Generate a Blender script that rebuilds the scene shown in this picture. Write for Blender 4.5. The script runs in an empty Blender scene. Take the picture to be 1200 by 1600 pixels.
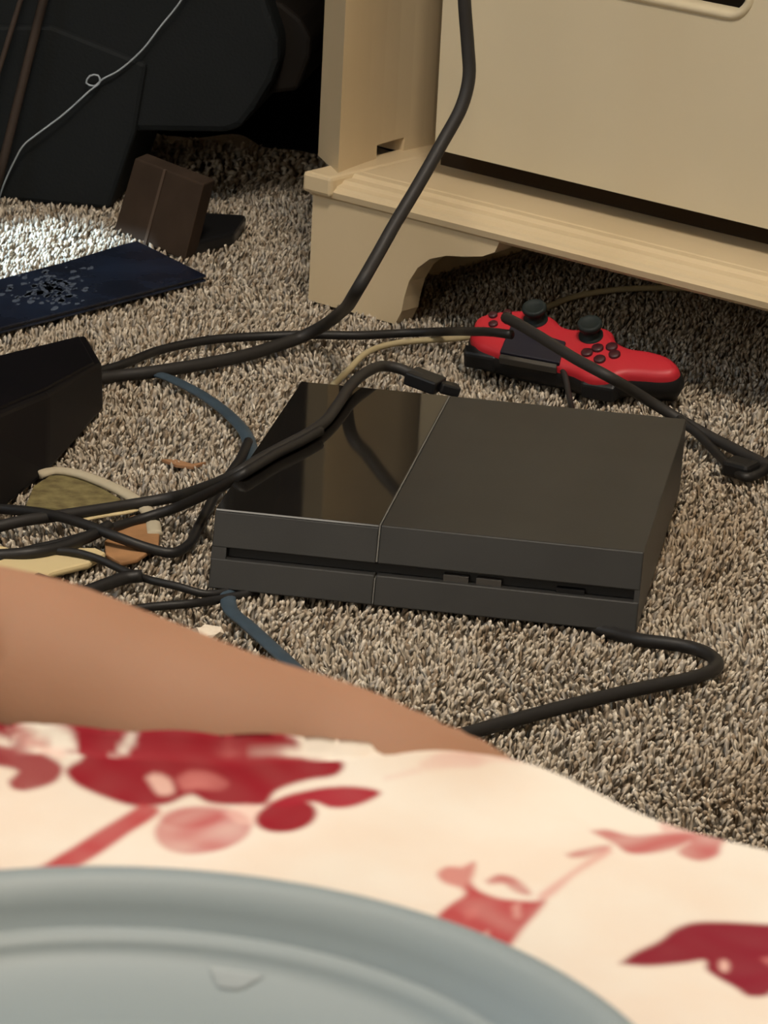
import bpy, bmesh, math, random
import numpy as np
from mathutils import Vector, Matrix

# ------------------------------------------------------------------ camera
FPX = 5800.0
CAM = np.array([.447937, -2.180229, .82707])
AZ, EL, RO = -.153195, .331522, .05202
FWD = np.array([math.sin(AZ)*math.cos(EL), math.cos(AZ)*math.cos(EL), -math.sin(EL)])
_r = np.array([math.cos(AZ), -math.sin(AZ), 0.0]); _u = np.cross(_r, FWD)
RT = math.cos(RO)*_r + math.sin(RO)*_u
UP = -math.sin(RO)*_r + math.cos(RO)*_u
scene = bpy.context.scene
cam_d = bpy.data.cameras.new('camera'); cam = bpy.data.objects.new('camera', cam_d)
scene.collection.objects.link(cam); scene.camera = cam
M = Matrix(((RT[0], UP[0], -FWD[0], CAM[0]), (RT[1], UP[1], -FWD[1], CAM[1]), (RT[2], UP[2], -FWD[2], CAM[2]), (0, 0, 0, 1)))
cam.matrix_world = M
cam_d.sensor_fit = 'HORIZONTAL'; cam_d.sensor_width = 36.0
cam_d.lens = FPX*36.0/1200.0
cam_d.clip_start = .05; cam_d.clip_end = 50
cam_d.dof.use_dof = True; cam_d.dof.focus_distance = 2.42
cam_d.dof.aperture_fstop = cam_d.lens/2.6

# ------------------------------------------------------------------ light
world = bpy.data.worlds.new('world'); scene.world = world; world.use_nodes = True
world.node_tree.nodes['Background'].inputs[0].default_value = (.45, .62, .9, 1)
world.node_tree.nodes['Background'].inputs[1].default_value = 1.0

def light(name, typ, loc, target, power, color, size=None, size_y=None, **k):
    d = bpy.data.lights.new(name, typ); d.energy = power; d.color = color
    if size:
        d.shape = 'RECTANGLE' if size_y else 'SQUARE'; d.size = size
        if size_y: d.size_y = size_y
    for a, b in k.items(): setattr(d, a, b)
    o = bpy.data.objects.new(name, d); scene.collection.objects.link(o)
    o.location = loc
    o.rotation_euler = (Vector(target)-Vector(loc)).to_track_quat('-Z', 'Y').to_euler()
    return o
SUN_DIR = np.array([.75, .35, -.55])
light('sun', 'SUN', (-4, -2, 3), (-4+.75, -2+.35, 3-.55), 13.0, (.56, .80, 1.0), angle=.02)
light('ceiling_lamp_light', 'AREA', (.35, -.75, 2.27), (.3, -.3, 0), 45, (1.0, .88, .73), 0.5)
light('front_fill_light', 'AREA', (-.6, -4.9, 1.75), (.15, .5, 0.2), 28, (1.0, .91, .77), 1.6, 1.1)  # soft fill added behind the camera; no window stands there
light('window_daylight', 'AREA', (-1.55, -1.1, 1.45), (.2, -.6, 0.3), 15, (.66, .84, 1.0), 0.9, 1.0)
vs = scene.view_settings
vs.view_transform = 'Standard'; vs.look = 'None'; vs.exposure = 0.0; vs.gamma = 1.0; vs.use_curve_mapping = False

# ------------------------------------------------------------------ helpers
rng = np.random.default_rng(7); random.seed(7)
def ray(x, y): return FWD + RT*(x-600)/FPX + UP*(800-y)/FPX
def fl(x, y, z=0.0):
    "point of the level plane z seen at photo pixel x, y"
    d = ray(x, y); return CAM + d*((z-CAM[2])/d[2])
def wallp(x, y, O, n):
    d = ray(x, y); return CAM + d*(np.dot(O-CAM, n)/np.dot(d, n))
def pxof(P):
    d = np.asarray(P) - CAM; z = d @ FWD
    return 600+FPX*(d @ RT)/z, 800-FPX*(d @ UP)/z
COL = scene.collection

def mat(name, color, rough=.6, spec=.5, metal=0, noise=0, nscale=40, bump=0, bscale=200, var=None, sss=0, coat=0, rvar=0):
    m = bpy.data.materials.new(name); m.use_nodes = True
    nt = m.node_tree; b = nt.nodes['Principled BSDF']; L = nt.links.new
    b.inputs['Base Color'].default_value = (*color, 1); b.inputs['Roughness'].default_value = rough
    b.inputs['Specular IOR Level'].default_value = spec; b.inputs['Metallic'].default_value = metal
    if coat: b.inputs['Coat Weight'].default_value = coat; b.inputs['Coat Roughness'].default_value = .04
    if sss:
        b.inputs['Subsurface Weight'].default_value = sss; b.inputs['Subsurface Scale'].default_value = .01
        b.inputs['Subsurface Radius'].default_value = (1, .35, .2)
    tc = nt.nodes.new('ShaderNodeTexCoord')
    if noise:
        n = nt.nodes.new('ShaderNodeTexNoise'); n.inputs['Scale'].default_value = nscale; n.inputs['Detail'].default_value = 4
        L(tc.outputs['Object'], n.inputs['Vector'])
        r = nt.nodes.new('ShaderNodeValToRGB')
        c2 = var if var else tuple(c*.6 for c in color)
        r.color_ramp.elements[0].position = .5-noise/2; r.color_ramp.elements[1].position = .5+noise/2
        r.color_ramp.elements[0].color = (*c2, 1); r.color_ramp.elements[1].color = (*color, 1)
        L(n.outputs['Fac'], r.inputs['Fac']); L(r.outputs['Color'], b.inputs['Base Color'])
        if rvar:
            mm = nt.nodes.new('ShaderNodeMath'); mm.operation = 'MULTIPLY_ADD'
            mm.inputs[1].default_value = rvar; mm.inputs[2].default_value = rough-rvar/2
            L(n.outputs['Fac'], mm.inputs[0]); L(mm.outputs[0], b.inputs['Roughness'])
    if bump:
        n = nt.nodes.new('ShaderNodeTexNoise'); n.inputs['Scale'].default_value = bscale; n.inputs['Detail'].default_value = 3
        L(tc.outputs['Object'], n.inputs['Vector'])
        bp = nt.nodes.new('ShaderNodeBump'); bp.inputs['Strength'].default_value = bump; bp.inputs['Distance'].default_value = .002
        L(n.outputs['Fac'], bp.inputs['Height']); L(bp.outputs['Normal'], b.inputs['Normal'])
    return m

def attr_mat(name, rough=.9, spec=.2, wash=None, sheen=0, bump=0):
    m = bpy.data.materials.new(name); m.use_nodes = True
    nt = m.node_tree; b = nt.nodes['Principled BSDF']; L = nt.links.new
    a = nt.nodes.new('ShaderNodeAttribute'); a.attribute_name = 'tint'
    out = a.outputs['Color']
    b.inputs['Roughness'].default_value = rough; b.inputs['Specular IOR Level'].default_value = spec
    tc = nt.nodes.new('ShaderNodeTexCoord')
    if wash:
        n = nt.nodes.new('ShaderNodeTexNoise'); n.inputs['Scale'].default_value = 28; n.inputs['Detail'].default_value = 3
        L(tc.outputs['Object'], n.inputs['Vector'])
        r = nt.nodes.new('ShaderNodeValToRGB'); r.color_ramp.elements[0].color = (*wash, 1); r.color_ramp.elements[1].color = (1, 1, 1, 1)
        r.color_ramp.elements[0].position = .35; r.color_ramp.elements[1].position = .62
        L(n.outputs['Fac'], r.inputs['Fac'])
        mx = nt.nodes.new('ShaderNodeMix'); mx.data_type = 'RGBA'; mx.blend_type = 'MULTIPLY'; mx.inputs[0].default_value = 1
        L(out, mx.inputs[6]); L(r.outputs['Color'], mx.inputs[7]); out = mx.outputs[2]
    L(out, b.inputs['Base Color'])
    if bump:
        n = nt.nodes.new('ShaderNodeTexNoise'); n.inputs['Scale'].default_value = 1400; n.inputs['Detail'].default_value = 2
        L(tc.outputs['Object'], n.inputs['Vector'])
        bp = nt.nodes.new('ShaderNodeBump'); bp.inputs['Strength'].default_value = bump; bp.inputs['Distance'].default_value = .0006
        L(n.outputs['Fac'], bp.inputs['Height']); L(bp.outputs['Normal'], b.inputs['Normal'])
    return m

def link(name, me, m, parent=None, smooth=True):
    o = bpy.data.objects.new(name, me); COL.objects.link(o)
    if m is not None: me.materials.append(m)
    if smooth:
        me.polygons.foreach_set('use_smooth', [True]*len(me.polygons))
    if parent:
        o.parent = parent; o.matrix_parent_inverse = parent.matrix_world.inverted()
    return o
def obj(name, bm, m, parent=None, smooth=False, bevel=0, seg=2):
    bmesh.ops.recalc_face_normals(bm, faces=bm.faces[:])
    if bevel: bmesh.ops.bevel(bm, geom=bm.edges[:], offset=bevel, segments=seg, affect='EDGES', profile=.5, clamp_overlap=True)
    me = bpy.data.meshes.new(name); bm.to_mesh(me); bm.free()
    return link(name, me, m, parent, smooth)
def tag(o, label=None, cat=None, group=None, kind=None):
    for k, v in (('label', label), ('category', cat), ('group', group), ('kind', kind)):
        if v: o[k] = v
    return o
def empty(name, loc, label, cat, group=None):
    o = bpy.data.objects.new(name, None); COL.objects.link(o); o.location = Vector([float(a) for a in loc])
    o.matrix_world = Matrix.Translation(o.location)
    return tag(o, label, cat, group)

def hull8(bm, bot, top):
    "closed prism between two point rings"
    a = [bm.verts.new(tuple(map(float, p))) for p in bot]; b = [bm.verts.new(tuple(map(float, p))) for p in top]
    n = len(a)
    bm.faces.new(a[::-1]); bm.faces.new(b)
    for i in range(n): bm.faces.new((a[i], a[(i+1) % n], b[(i+1) % n], b[i]))
def boxf(bm, O, X, Y, Z, x0, x1, y0, y1, z0, z1):
    P = lambda x, y, z: O + X*x + Y*y + Z*z
    hull8(bm, [P(x0, y0, z0), P(x1, y0, z0), P(x1, y1, z0), P(x0, y1, z0)], [P(x0, y0, z1), P(x1, y0, z1), P(x1, y1, z1), P(x0, y1, z1)])
EX, EY, EZ = np.eye(3)
def box(bm, x0, x1, y0, y1, z0, z1): boxf(bm, np.zeros(3), EX, EY, EZ, x0, x1, y0, y1, z0, z1)

def smooth_path(P, step=.004):
    P = np.array(P, float); P = np.vstack([2*P[0]-P[1], P, 2*P[-1]-P[-2]])
    out = []
    for i in range(1, len(P)-2):
        p0, p1, p2, p3 = P[i-1:i+3]
        # centripetal Catmull-Rom
        d = [max(np.linalg.norm(b[:3]-a[:3]), 1e-6)**.5 for a, b in ((p0, p1), (p1, p2), (p2, p3))]
        m1 = (p1-p0)/d[0]-(p2-p0)/(d[0]+d[1])+(p2-p1)/d[1]; m2 = (p2-p1)/d[1]-(p3-p1)/(d[1]+d[2])+(p3-p2)/d[2]
        m1 *= d[1]; m2 *= d[1]
        n = max(2, int(np.linalg.norm(p2[:3]-p1[:3])/step))
        for t in np.arange(n)/n:
            out.append((2*t**3-3*t**2+1)*p1+(t**3-2*t**2+t)*m1+(-2*t**3+3*t**2)*p2+(t**3-t**2)*m2)
    out.append(P[-2]); return np.array(out)
def tube_bm(P, r, sides=10, flat=1.0, bm=None):
    "tube along points; flat < 1 squashes it in height"
    bm = bm or bmesh.new()
    P = np.asarray(P, float); n = len(P)
    R = np.broadcast_to(np.asarray(r, float), (n,)) if np.ndim(r) else np.full(n, r)
    T = np.gradient(P, axis=0); T /= np.linalg.norm(T, axis=1)[:, None]+1e-12
    rings = []
    N = None
    for i in range(n):
        ref = np.array([0, 0, 1.0])
        if N is None or flat < 1:
            S = np.cross(T[i], ref); S /= np.linalg.norm(S)+1e-12
        else:
            S = N - T[i]*(N @ T[i]); S /= np.linalg.norm(S)+1e-12
        N = S; B = np.cross(S, T[i])
        rings.append([bm.verts.new(tuple(P[i]+R[i]*(math.cos(a)*S+math.sin(a)*flat*B))) for a in np.arange(sides)*2*math.pi/sides])
    for a, b in zip(rings, rings[1:]):
        for k in range(sides): bm.faces.new((a[k], a[(k+1) % sides], b[(k+1) % sides], b[k]))
    bm.faces.new(rings[0][::-1]); bm.faces.new(rings[-1])
    return bm
def cable(name, pts, dia, m, label=None, cat='cable', group=None, flat=1.0, parent=None, sides=10):
    P = np.array([fl(*q) for q in pts]); P = smooth_path(P)
    o = obj(name, tube_bm(P, dia/2, sides, flat), m, parent, smooth=True)
    if label: tag(o, label, cat, group)
    return o
def lathe_bm(prof, c, seg=96):
    bm = bmesh.new(); rings = []
    for r, z in prof:
        if r < 1e-6: rings.append([bm.verts.new((c[0], c[1], c[2]+z))])
        else: rings.append([bm.verts.new((c[0]+r*math.cos(a), c[1]+r*math.sin(a), c[2]+z)) for a in np.arange(seg)*2*math.pi/seg])
    for a, b in zip(rings, rings[1:]):
        for k in range(seg):
            k2 = (k+1) % seg
            if len(a) == 1: bm.faces.new((a[0], b[k2], b[k]))
            elif len(b) == 1: bm.faces.new((a[k], a[k2], b[0]))
            else: bm.faces.new((a[k], a[k2], b[k2], b[k]))
    return bm

# ------------------------------------------------------------------ materials
m_backing = mat('carpet_backing', (.26, .21, .155), .95, .1, noise=.4, nscale=300)
m_wall = mat('wall_paint', (.62, .56, .46), .8, .2, noise=.5, nscale=3, var=(.58, .52, .43))
m_ceiling = mat('ceiling_paint', (.75, .72, .66), .9, .1)
m_cream = mat('cream_painted_wood', (.66, .535, .35), .42, .4, noise=.5, nscale=9, var=(.60, .48, .30), bump=.05, bscale=60)
m_cream_drawer = mat('cream_drawer_front', (.66, .575, .41), .40, .4, noise=.5, nscale=6, var=(.61, .53, .37), bump=.05, bscale=50)
m_dark_wood_shade = mat('raw_dark_wood_and_shade', (.035, .022, .012), .8, .2)
m_shell = mat('matte_charcoal_plastic', (.027, .0265, .025), .45, .45, noise=.4, nscale=25, var=(.021, .0205, .0195), bump=.03, bscale=900)
m_gloss = mat('glossy_black_plastic', (.010, .009, .008), .055, .65, noise=.5, nscale=18, var=(.014, .012, .010), rvar=.06)
m_slot = mat('slot_black', (.004, .004, .005), .5, .3)
m_cable = mat('black_rubber', (.013, .012, .012), .5, .4)
m_cable2 = mat('faded_black_rubber', (.022, .020, .019), .55, .4)
m_blue = mat('slate_blue_jacket', (.055, .085, .115), .40, .5, noise=.4, nscale=60, var=(.04, .06, .08))
m_creamcord = mat('cream_jacket', (.48, .40, .24), .5, .3)
m_band = mat('beige_webbing', (.46, .40, .29), .8, .2)
m_olive = mat('olive_cloth', (.23, .19, .085), .9, .1, noise=.4, nscale=120, var=(.12, .095, .045))
m_red = mat('red_plastic', (.50, .022, .034), .45, .4, bump=.05, bscale=1200)
m_black = mat('black_plastic', (.010, .010, .011), .45, .4)
m_stick = mat('black_grip_rubber', (.012, .018, .018), .6, .3)
m_navy = mat('navy_laminate', (.013, .022, .050), .28, .5, noise=.25, nscale=22, var=(.008, .012, .026), rvar=.2)
m_box = mat('black_box_plastic', (.003, .0028, .004), .5, .15, noise=.4, nscale=12, var=(.005, .004, .0055))
m_chair = mat('black_upholstery', (.009, .011, .0125), .75, .25, noise=.4, nscale=12, var=(.007, .009, .010), bump=.2, bscale=400)
m_chair_brown = mat('dark_brown_trim', (.014, .011, .009), .7, .2)
m_card = mat('brown_cardboard', (.055, .036, .025), .85, .15, noise=.4, nscale=30, var=(.04, .026, .018))
m_stick_wood = mat('dark_brown_wood', (.055, .038, .029), .6, .3, noise=.4, nscale=20)
m_shade_sheet = mat('near_black_shade', (.004, .004, .008), .95, .1)
m_thread = mat('pale_grey_wire', (.42, .47, .52), .4, .5)
m_sheet = mat('white_mattress_cloth', (.70, .64, .56), .9, .1)
m_skin = mat('skin', (.365, .195, .122), .66, .25, noise=.5, nscale=14, var=(.33, .17, .10), bump=.06, bscale=700, sss=.15)
m_plate = mat('grey_plastic_plate', (.255, .305, .325), .52, .4, noise=.4, nscale=10, var=(.24, .295, .325))
m_tan = mat('tan_paper', (.42, .22, .10), .8, .2, noise=.4, nscale=40)
m_creampaper = mat('cream_cloth', (.62, .50, .28), .85, .15)
m_whitepaper = mat('white_paper', (.80, .70, .58), .8, .2)
m_usb = mat('plug_metal', (.07, .065, .06), .4, .5)
m_carpet = attr_mat('carpet_yarn', .95, .1)
m_quilt = attr_mat('printed_quilt_cloth', .85, .2, wash=(.98, .92, .885), bump=.15)

# ------------------------------------------------------------------ room shell
FZ = -.012
def struct(name, bm, m, smooth=False): return tag(obj(name, bm, m, None, smooth), kind='structure')
X0, X1, Y0, Y1, ZC = -1.6, 2.2, -5.0, 1.9, 2.4
bm = bmesh.new(); box(bm, X0, X1, Y0, Y1, FZ-.05, FZ); struct('floor', bm, m_backing)
bm = bmesh.new(); box(bm, X0, X1, Y0, Y1, ZC, ZC+.05); struct('ceiling', bm, m_ceiling)
bm = bmesh.new(); box(bm, X0-.05, X1+.05, Y1, Y1+.05, FZ-.05, ZC); struct('wall_back', bm, m_wall)
bm = bmesh.new(); box(bm, X0-.05, X1+.05, Y0-.05, Y0, FZ-.05, ZC); struct('wall_front', bm, m_wall)
bm = bmesh.new(); box(bm, X1, X1+.05, Y0, Y1, FZ-.05, ZC); struct('wall_right', bm, m_wall)
# left wall with the gap through which daylight falls on the carpet
patch = [fl(-150, 385), fl(-150, 470), fl(0, 436), fl(214, 384), fl(90, 343), fl(0, 352)]
patch = [fl(-260, 505), fl(222, 384), fl(90, 342), fl(-260, 392)]
hole = []
for P in patch:
    t = (P[0]-X0)/SUN_DIR[0]; Q = P - SUN_DIR*t; hole.append((Q[1], Q[2]))
cy = sum(h[0] for h in hole)/4; cz = sum(h[1] for h in hole)/4
hole.sort(key=lambda h: math.atan2(h[1]-cz, h[0]-cy))
outer = [(Y0, FZ-.05), (Y1, FZ-.05), (Y1, ZC), (Y0, ZC)]
bm = bmesh.new()
oi = [bm.verts.new((X0, y, z)) for y, z in outer]; hi = [bm.verts.new((X0, y, z)) for y, z in hole]
k0 = min(range(4), key=lambda k: sum((hole[(i+k) % 4][0]-outer[i][0])**2+(hole[(i+k) % 4][1]-outer[i][1])**2 for i in range(4)))
hi = hi[k0:]+hi[:k0]
for i in range(4):
    j = (i+1) % 4
    bm.faces.new((oi[i], oi[j], hi[j])); bm.faces.new((oi[i], hi[j], hi[i]))
struct('wall_left', bm, m_wall)
bm = bmesh.new()
for s in (0, 1): box(bm, X1-.02, X1, Y0, Y1, FZ, .09) if s else None
struct('baseboard_right', bm, m_cream)

# ------------------------------------------------------------------ carpet pile
def carpet():
    sp = .0037
    # dense where the camera's view can reach, with a margin
    xs = np.arange(-.62, .62, sp); ys = np.arange(-.75, 1.12, sp)
    X, Y = np.meshgrid(xs, ys); X = X.ravel(); Y = Y.ravel()
    X = X + rng.uniform(-.5, .5, X.size)*sp; Y = Y + rng.uniform(-.5, .5, X.size)*sp
    px, py = pxof(np.stack([X, Y, np.zeros_like(X)], 1))
    keep = (px > -160) & (px < 1360) & (py < 1420) & (py > 290)
    X, Y = X[keep], Y[keep]; n_fine = len(X)
    # coarser tufts around that area
    sc_ = .0092
    X2, Y2 = np.meshgrid(np.arange(-1.35, 1.45, sc_), np.arange(-1.15, 1.22, sc_)); X2 = X2.ravel(); Y2 = Y2.ravel()
    X2 = X2+rng.uniform(-.5, .5, X2.size)*sc_; Y2 = Y2+rng.uniform(-.5, .5, X2.size)*sc_
    px, py = pxof(np.stack([X2, Y2, np.zeros_like(X2)], 1))
    k2 = ~((px > -160) & (px < 1360) & (py < 1420) & (py > 290))
    X = np.concatenate([X, X2[k2]]); Y = np.concatenate([Y, Y2[k2]])
    n = len(X); print('tufts', n)
    ang = rng.uniform(0, 2*np.pi, n)
    h = rng.uniform(.009, .0165, n); rad = rng.uniform(.0013, .0024, n); rad[n_fine:] *= 2.1
    # low frequency lean field plus randomness
    la = 1.1*np.sin(X*23+Y*11)+1.3*np.sin(Y*31-X*17)+rng.normal(0, 1.1, n)
    lm = rng.uniform(.001, .0065, n)
    lx, ly = np.cos(la)*lm, np.sin(la)*lm
    prof = [(0.0, .8), (.50, 1.1), (.86, .95)]
    ns = 3; nv = 3*ns+1
    V = np.zeros((n, nv, 3))
    for i, (t, k) in enumerate(prof):
        for s in range(ns):
            a = ang+s*2*np.pi/ns+i*.9
            V[:, i*ns+s, 0] = X+lx*t*t+np.cos(a)*rad*k
            V[:, i*ns+s, 1] = Y+ly*t*t+np.sin(a)*rad*k
            V[:, i*ns+s, 2] = FZ+h*t
    V[:, -1, 0] = X+lx; V[:, -1, 1] = Y+ly; V[:, -1, 2] = FZ+h
    F = []
    for i in range(2):
        for s in range(ns):
            a, b = i*ns+s, i*ns+(s+1) % ns; F += [(a, b, b+ns), (a, b+ns, a+ns)]
    for s in range(ns): F.append((2*ns+s, 2*ns+(s+1) % ns, nv-1))
    F = np.array(F)
    FA = (F[None]+(np.arange(n)*nv)[:, None, None]).reshape(-1, 3)
    me = bpy.data.meshes.new('carpet_pile')
    me.vertices.add(n*nv); me.vertices.foreach_set('co', V.reshape(-1))
    me.loops.add(FA.size); me.loops.foreach_set('vertex_index', FA.reshape(-1).astype(np.int32))
    me.polygons.add(len(FA)); me.polygons.foreach_set('loop_start', (np.arange(len(FA))*3).astype(np.int32))
    me.update(calc_edges=True)
    cols = np.array([(.55, .475, .38), (.48, .405, .315), (.68, .61, .51), (.31, .24, .17), (.43, .385, .33)])
    ci = rng.choice(5, n, p=[.33, .27, .14, .13, .13])
    # brownish area on the right of the console
    spot = fl(1085, 840); g = np.exp(-(((X-spot[0])/.05)**2+((Y-spot[1])/.10)**2))
    spot2 = fl(1180, 1230); g += np.exp(-(((X-spot2[0])/.03)**2+((Y-spot2[1])/.06)**2))
    c = cols[ci]*rng.uniform(.88, 1.12, (n, 1))
    c = c*(1-.35*g[:, None])+np.array([.30, .19, .09])*(.35*g[:, None])
    C = np.ones((n, nv, 4), np.float32)
    C[:, :, :3] = c[:, None, :]
    C[:, :ns, :3] *= .95
    at = me.color_attributes.new('tint', 'FLOAT_COLOR', 'POINT'); at.data.foreach_set('color', C.reshape(-1))
    o = link('carpet_pile', me, m_carpet, None, True)
    tag(o, 'beige and brown flecked shaggy carpet pile covering the floor', 'carpet', kind='stuff')
carpet()

# ------------------------------------------------------------------ dresser
O = fl(478, 470, 0.0); a30 = math.radians(30)
U = np.array([math.cos(a30), -math.sin(a30), 0]); V = np.array([math.sin(a30), math.cos(a30), 0])
def uvof(x, y, z):
    P = fl(x, y, z)-O; return P @ U, P @ V
DW, DD, LZ, RZ = .86, .40, .1075, .088      # width, depth, ledge height, rail underside
dr = empty('dresser', O, 'cream painted wooden dresser with arched bracket foot and moulded base', 'dresser')
def D(x, y, z): return O+U*x+V*y+EZ*z
# base rail as a moulded profile swept along the width
prof = [(.004, RZ), (.000, RZ+.003), (-.001, RZ+.008), (.0025, RZ+.010), (.004, RZ+.012), (.010, RZ+.0135), (.013, RZ+.016), (.022, RZ+.0165), (.026, LZ-.0005), (.034, LZ-.0005), (.036, LZ), (.20, LZ), (.20, RZ)]
def rail(u0, u1, name='base_rail'):
    bm = bmesh.new()
    hull8(bm, [D(u0, v, z) for v, z in prof], [D(u1, v, z) for v, z in prof]); return bm
o = obj('base_rail', rail(-.002, DW+.002), m_cream, dr)
# bracket foot front: flat board with the arched cut-out
arch = [(-.0, 0), (.092, 0), (.098, .012), (.100, .024), (.104, .038), (.112, .051), (.124, .061), (.140, .067), (.158, .070), (.176, .074), (.188, .080), (.192, RZ+.001), (0, RZ+.001)]
def foot(flip):
    f = (lambda u: DW-u) if flip else (lambda u: u)
    bm = bmesh.new(); hull8(bm, [D(f(u), .003, z) for u, z in arch], [D(f(u), .024, z) for u, z in arch]); return bm
obj('bracket_foot', foot(0), m_cream, dr); obj('bracket_foot', foot(1), m_cream, dr)
for u0, u1 in ((0, .02), (DW-.02, DW)):
    bm = bmesh.new(); boxf(bm, O, U, V, EZ, u0, u1, .024, DD, 0, RZ); obj('side_foot', bm, m_cream, dr)
# corner cap of the moulding
cc = uvof(478, 268, LZ)
bm = bmesh.new(); boxf(bm, O, U, V, EZ, -.006, .024, -.004, DD, LZ-.016, LZ+.001); obj('corner_moulding', bm, m_cream, dr, bevel=.003)
# corner post, standing on the ledge
p_b = uvof(497, 243, LZ); p_p = uvof(528, 272, LZ); p_s = uvof(675, 228, LZ)
nL = uvof(590, 249, LZ); nR = uvof(632, 238, LZ)
DV = .068                 # drawer plane
print('post', p_b, p_p, p_s, nL, nR, 'drawer v', DV)
def lerp(a, b, t): return (a[0]+(b[0]-a[0])*t, a[1]+(b[1]-a[1])*t)
tl = (nL[0]-p_p[0])/(p_s[0]-p_p[0]); 
def on_face(x):
    "parameter along the post's slanted face at photo column x"
    n = np.array([-(p_s[1]-p_p[1]), p_s[0]-p_p[0]]); A = D(*p_p, 0); nn = U*n[0]+V*n[1]
    P = wallp(x, 240, A, nn/np.linalg.norm(nn))-A; d = D(*p_s, 0)-A
    return (P @ d)/(d @ d)
tL, tR = on_face(590), on_face(632); nh = .0125
def curved(t):
    q = lerp(p_p, p_s, t); s = .010*4*t*(1-t)
    return (q[0]-s*.6, q[1]+s*.6) if 0 < t < 1 else q
def ring(t0, t1, z, back):
    ts = [t0]+[t for t in (.15, .3, .45, .6, .75, .9) if t0+.02 < t < t1-.02]+[t1]
    pts = [curved(t) for t in ts]
    return [D(u, v, z) for u, v in pts+back]
bk_full = [(p_s[0]-.004, p_s[1]+.05), (p_b[0]+.004, p_s[1]+.05), (p_b[0], p_b[1])]
PT = .74
bm = bmesh.new(); hull8(bm, ring(0, 1, LZ+nh, bk_full), ring(0, 1, PT, bk_full))
bkl = [(p_b[0]+.002, max(curved(tL)[1], p_b[1]+.002)), (p_b[0], p_b[1])]; print('notch', tL, tR, curved(tL), curved(tR))
hull8(bm, ring(0, tL, LZ, bkl), ring(0, tL, LZ+nh, bkl))
bkr = [(p_s[0]-.004, p_s[1]+.05), (p_b[0]+.004, p_s[1]+.05), (p_b[0]+.004, curved(tR)[1])]
hull8(bm, ring(tR, 1, LZ, bkr), ring(tR, 1, LZ+nh, bkr))
obj('corner_post', bm, m_cream, dr)
# mirrored post on the far end (outside the photograph)
bm = bmesh.new(); boxf(bm, O, U, V, EZ, DW-.06, DW-.01, .03, DV+.03, LZ, PT); obj('corner_post', bm, m_cream, dr, bevel=.004)
# carcass
bm = bmesh.new(); boxf(bm, O, U, V, EZ, p_b[0]+.006, p_b[0]+.024, p_s[1]+.03, DD, LZ, PT); obj('side_panel', bm, m_cream, dr)
bm = bmesh.new(); boxf(bm, O, U, V, EZ, DW-.024, DW-.006, DV+.02, DD, LZ, PT); obj('side_panel', bm, m_cream, dr)
bm = bmesh.new(); boxf(bm, O, U, V, EZ, .02, DW-.02, DD-.012, DD, LZ-.01, PT); obj('back_panel', bm, m_cream, dr)
bm = bmesh.new(); boxf(bm, O, U, V, EZ, -.012, DW+.012, -.012, DD+.01, PT, PT+.028); obj('dresser_top', bm, m_cream, dr, bevel=.006)
bm = bmesh.new(); boxf(bm, O, U, V, EZ, .050, DW-.03, .104, .112, LZ, .1295); obj('recess_shade_strip', bm, m_dark_wood_shade, dr)  # dark strip stands in for the shade in the gap under the drawers
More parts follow.
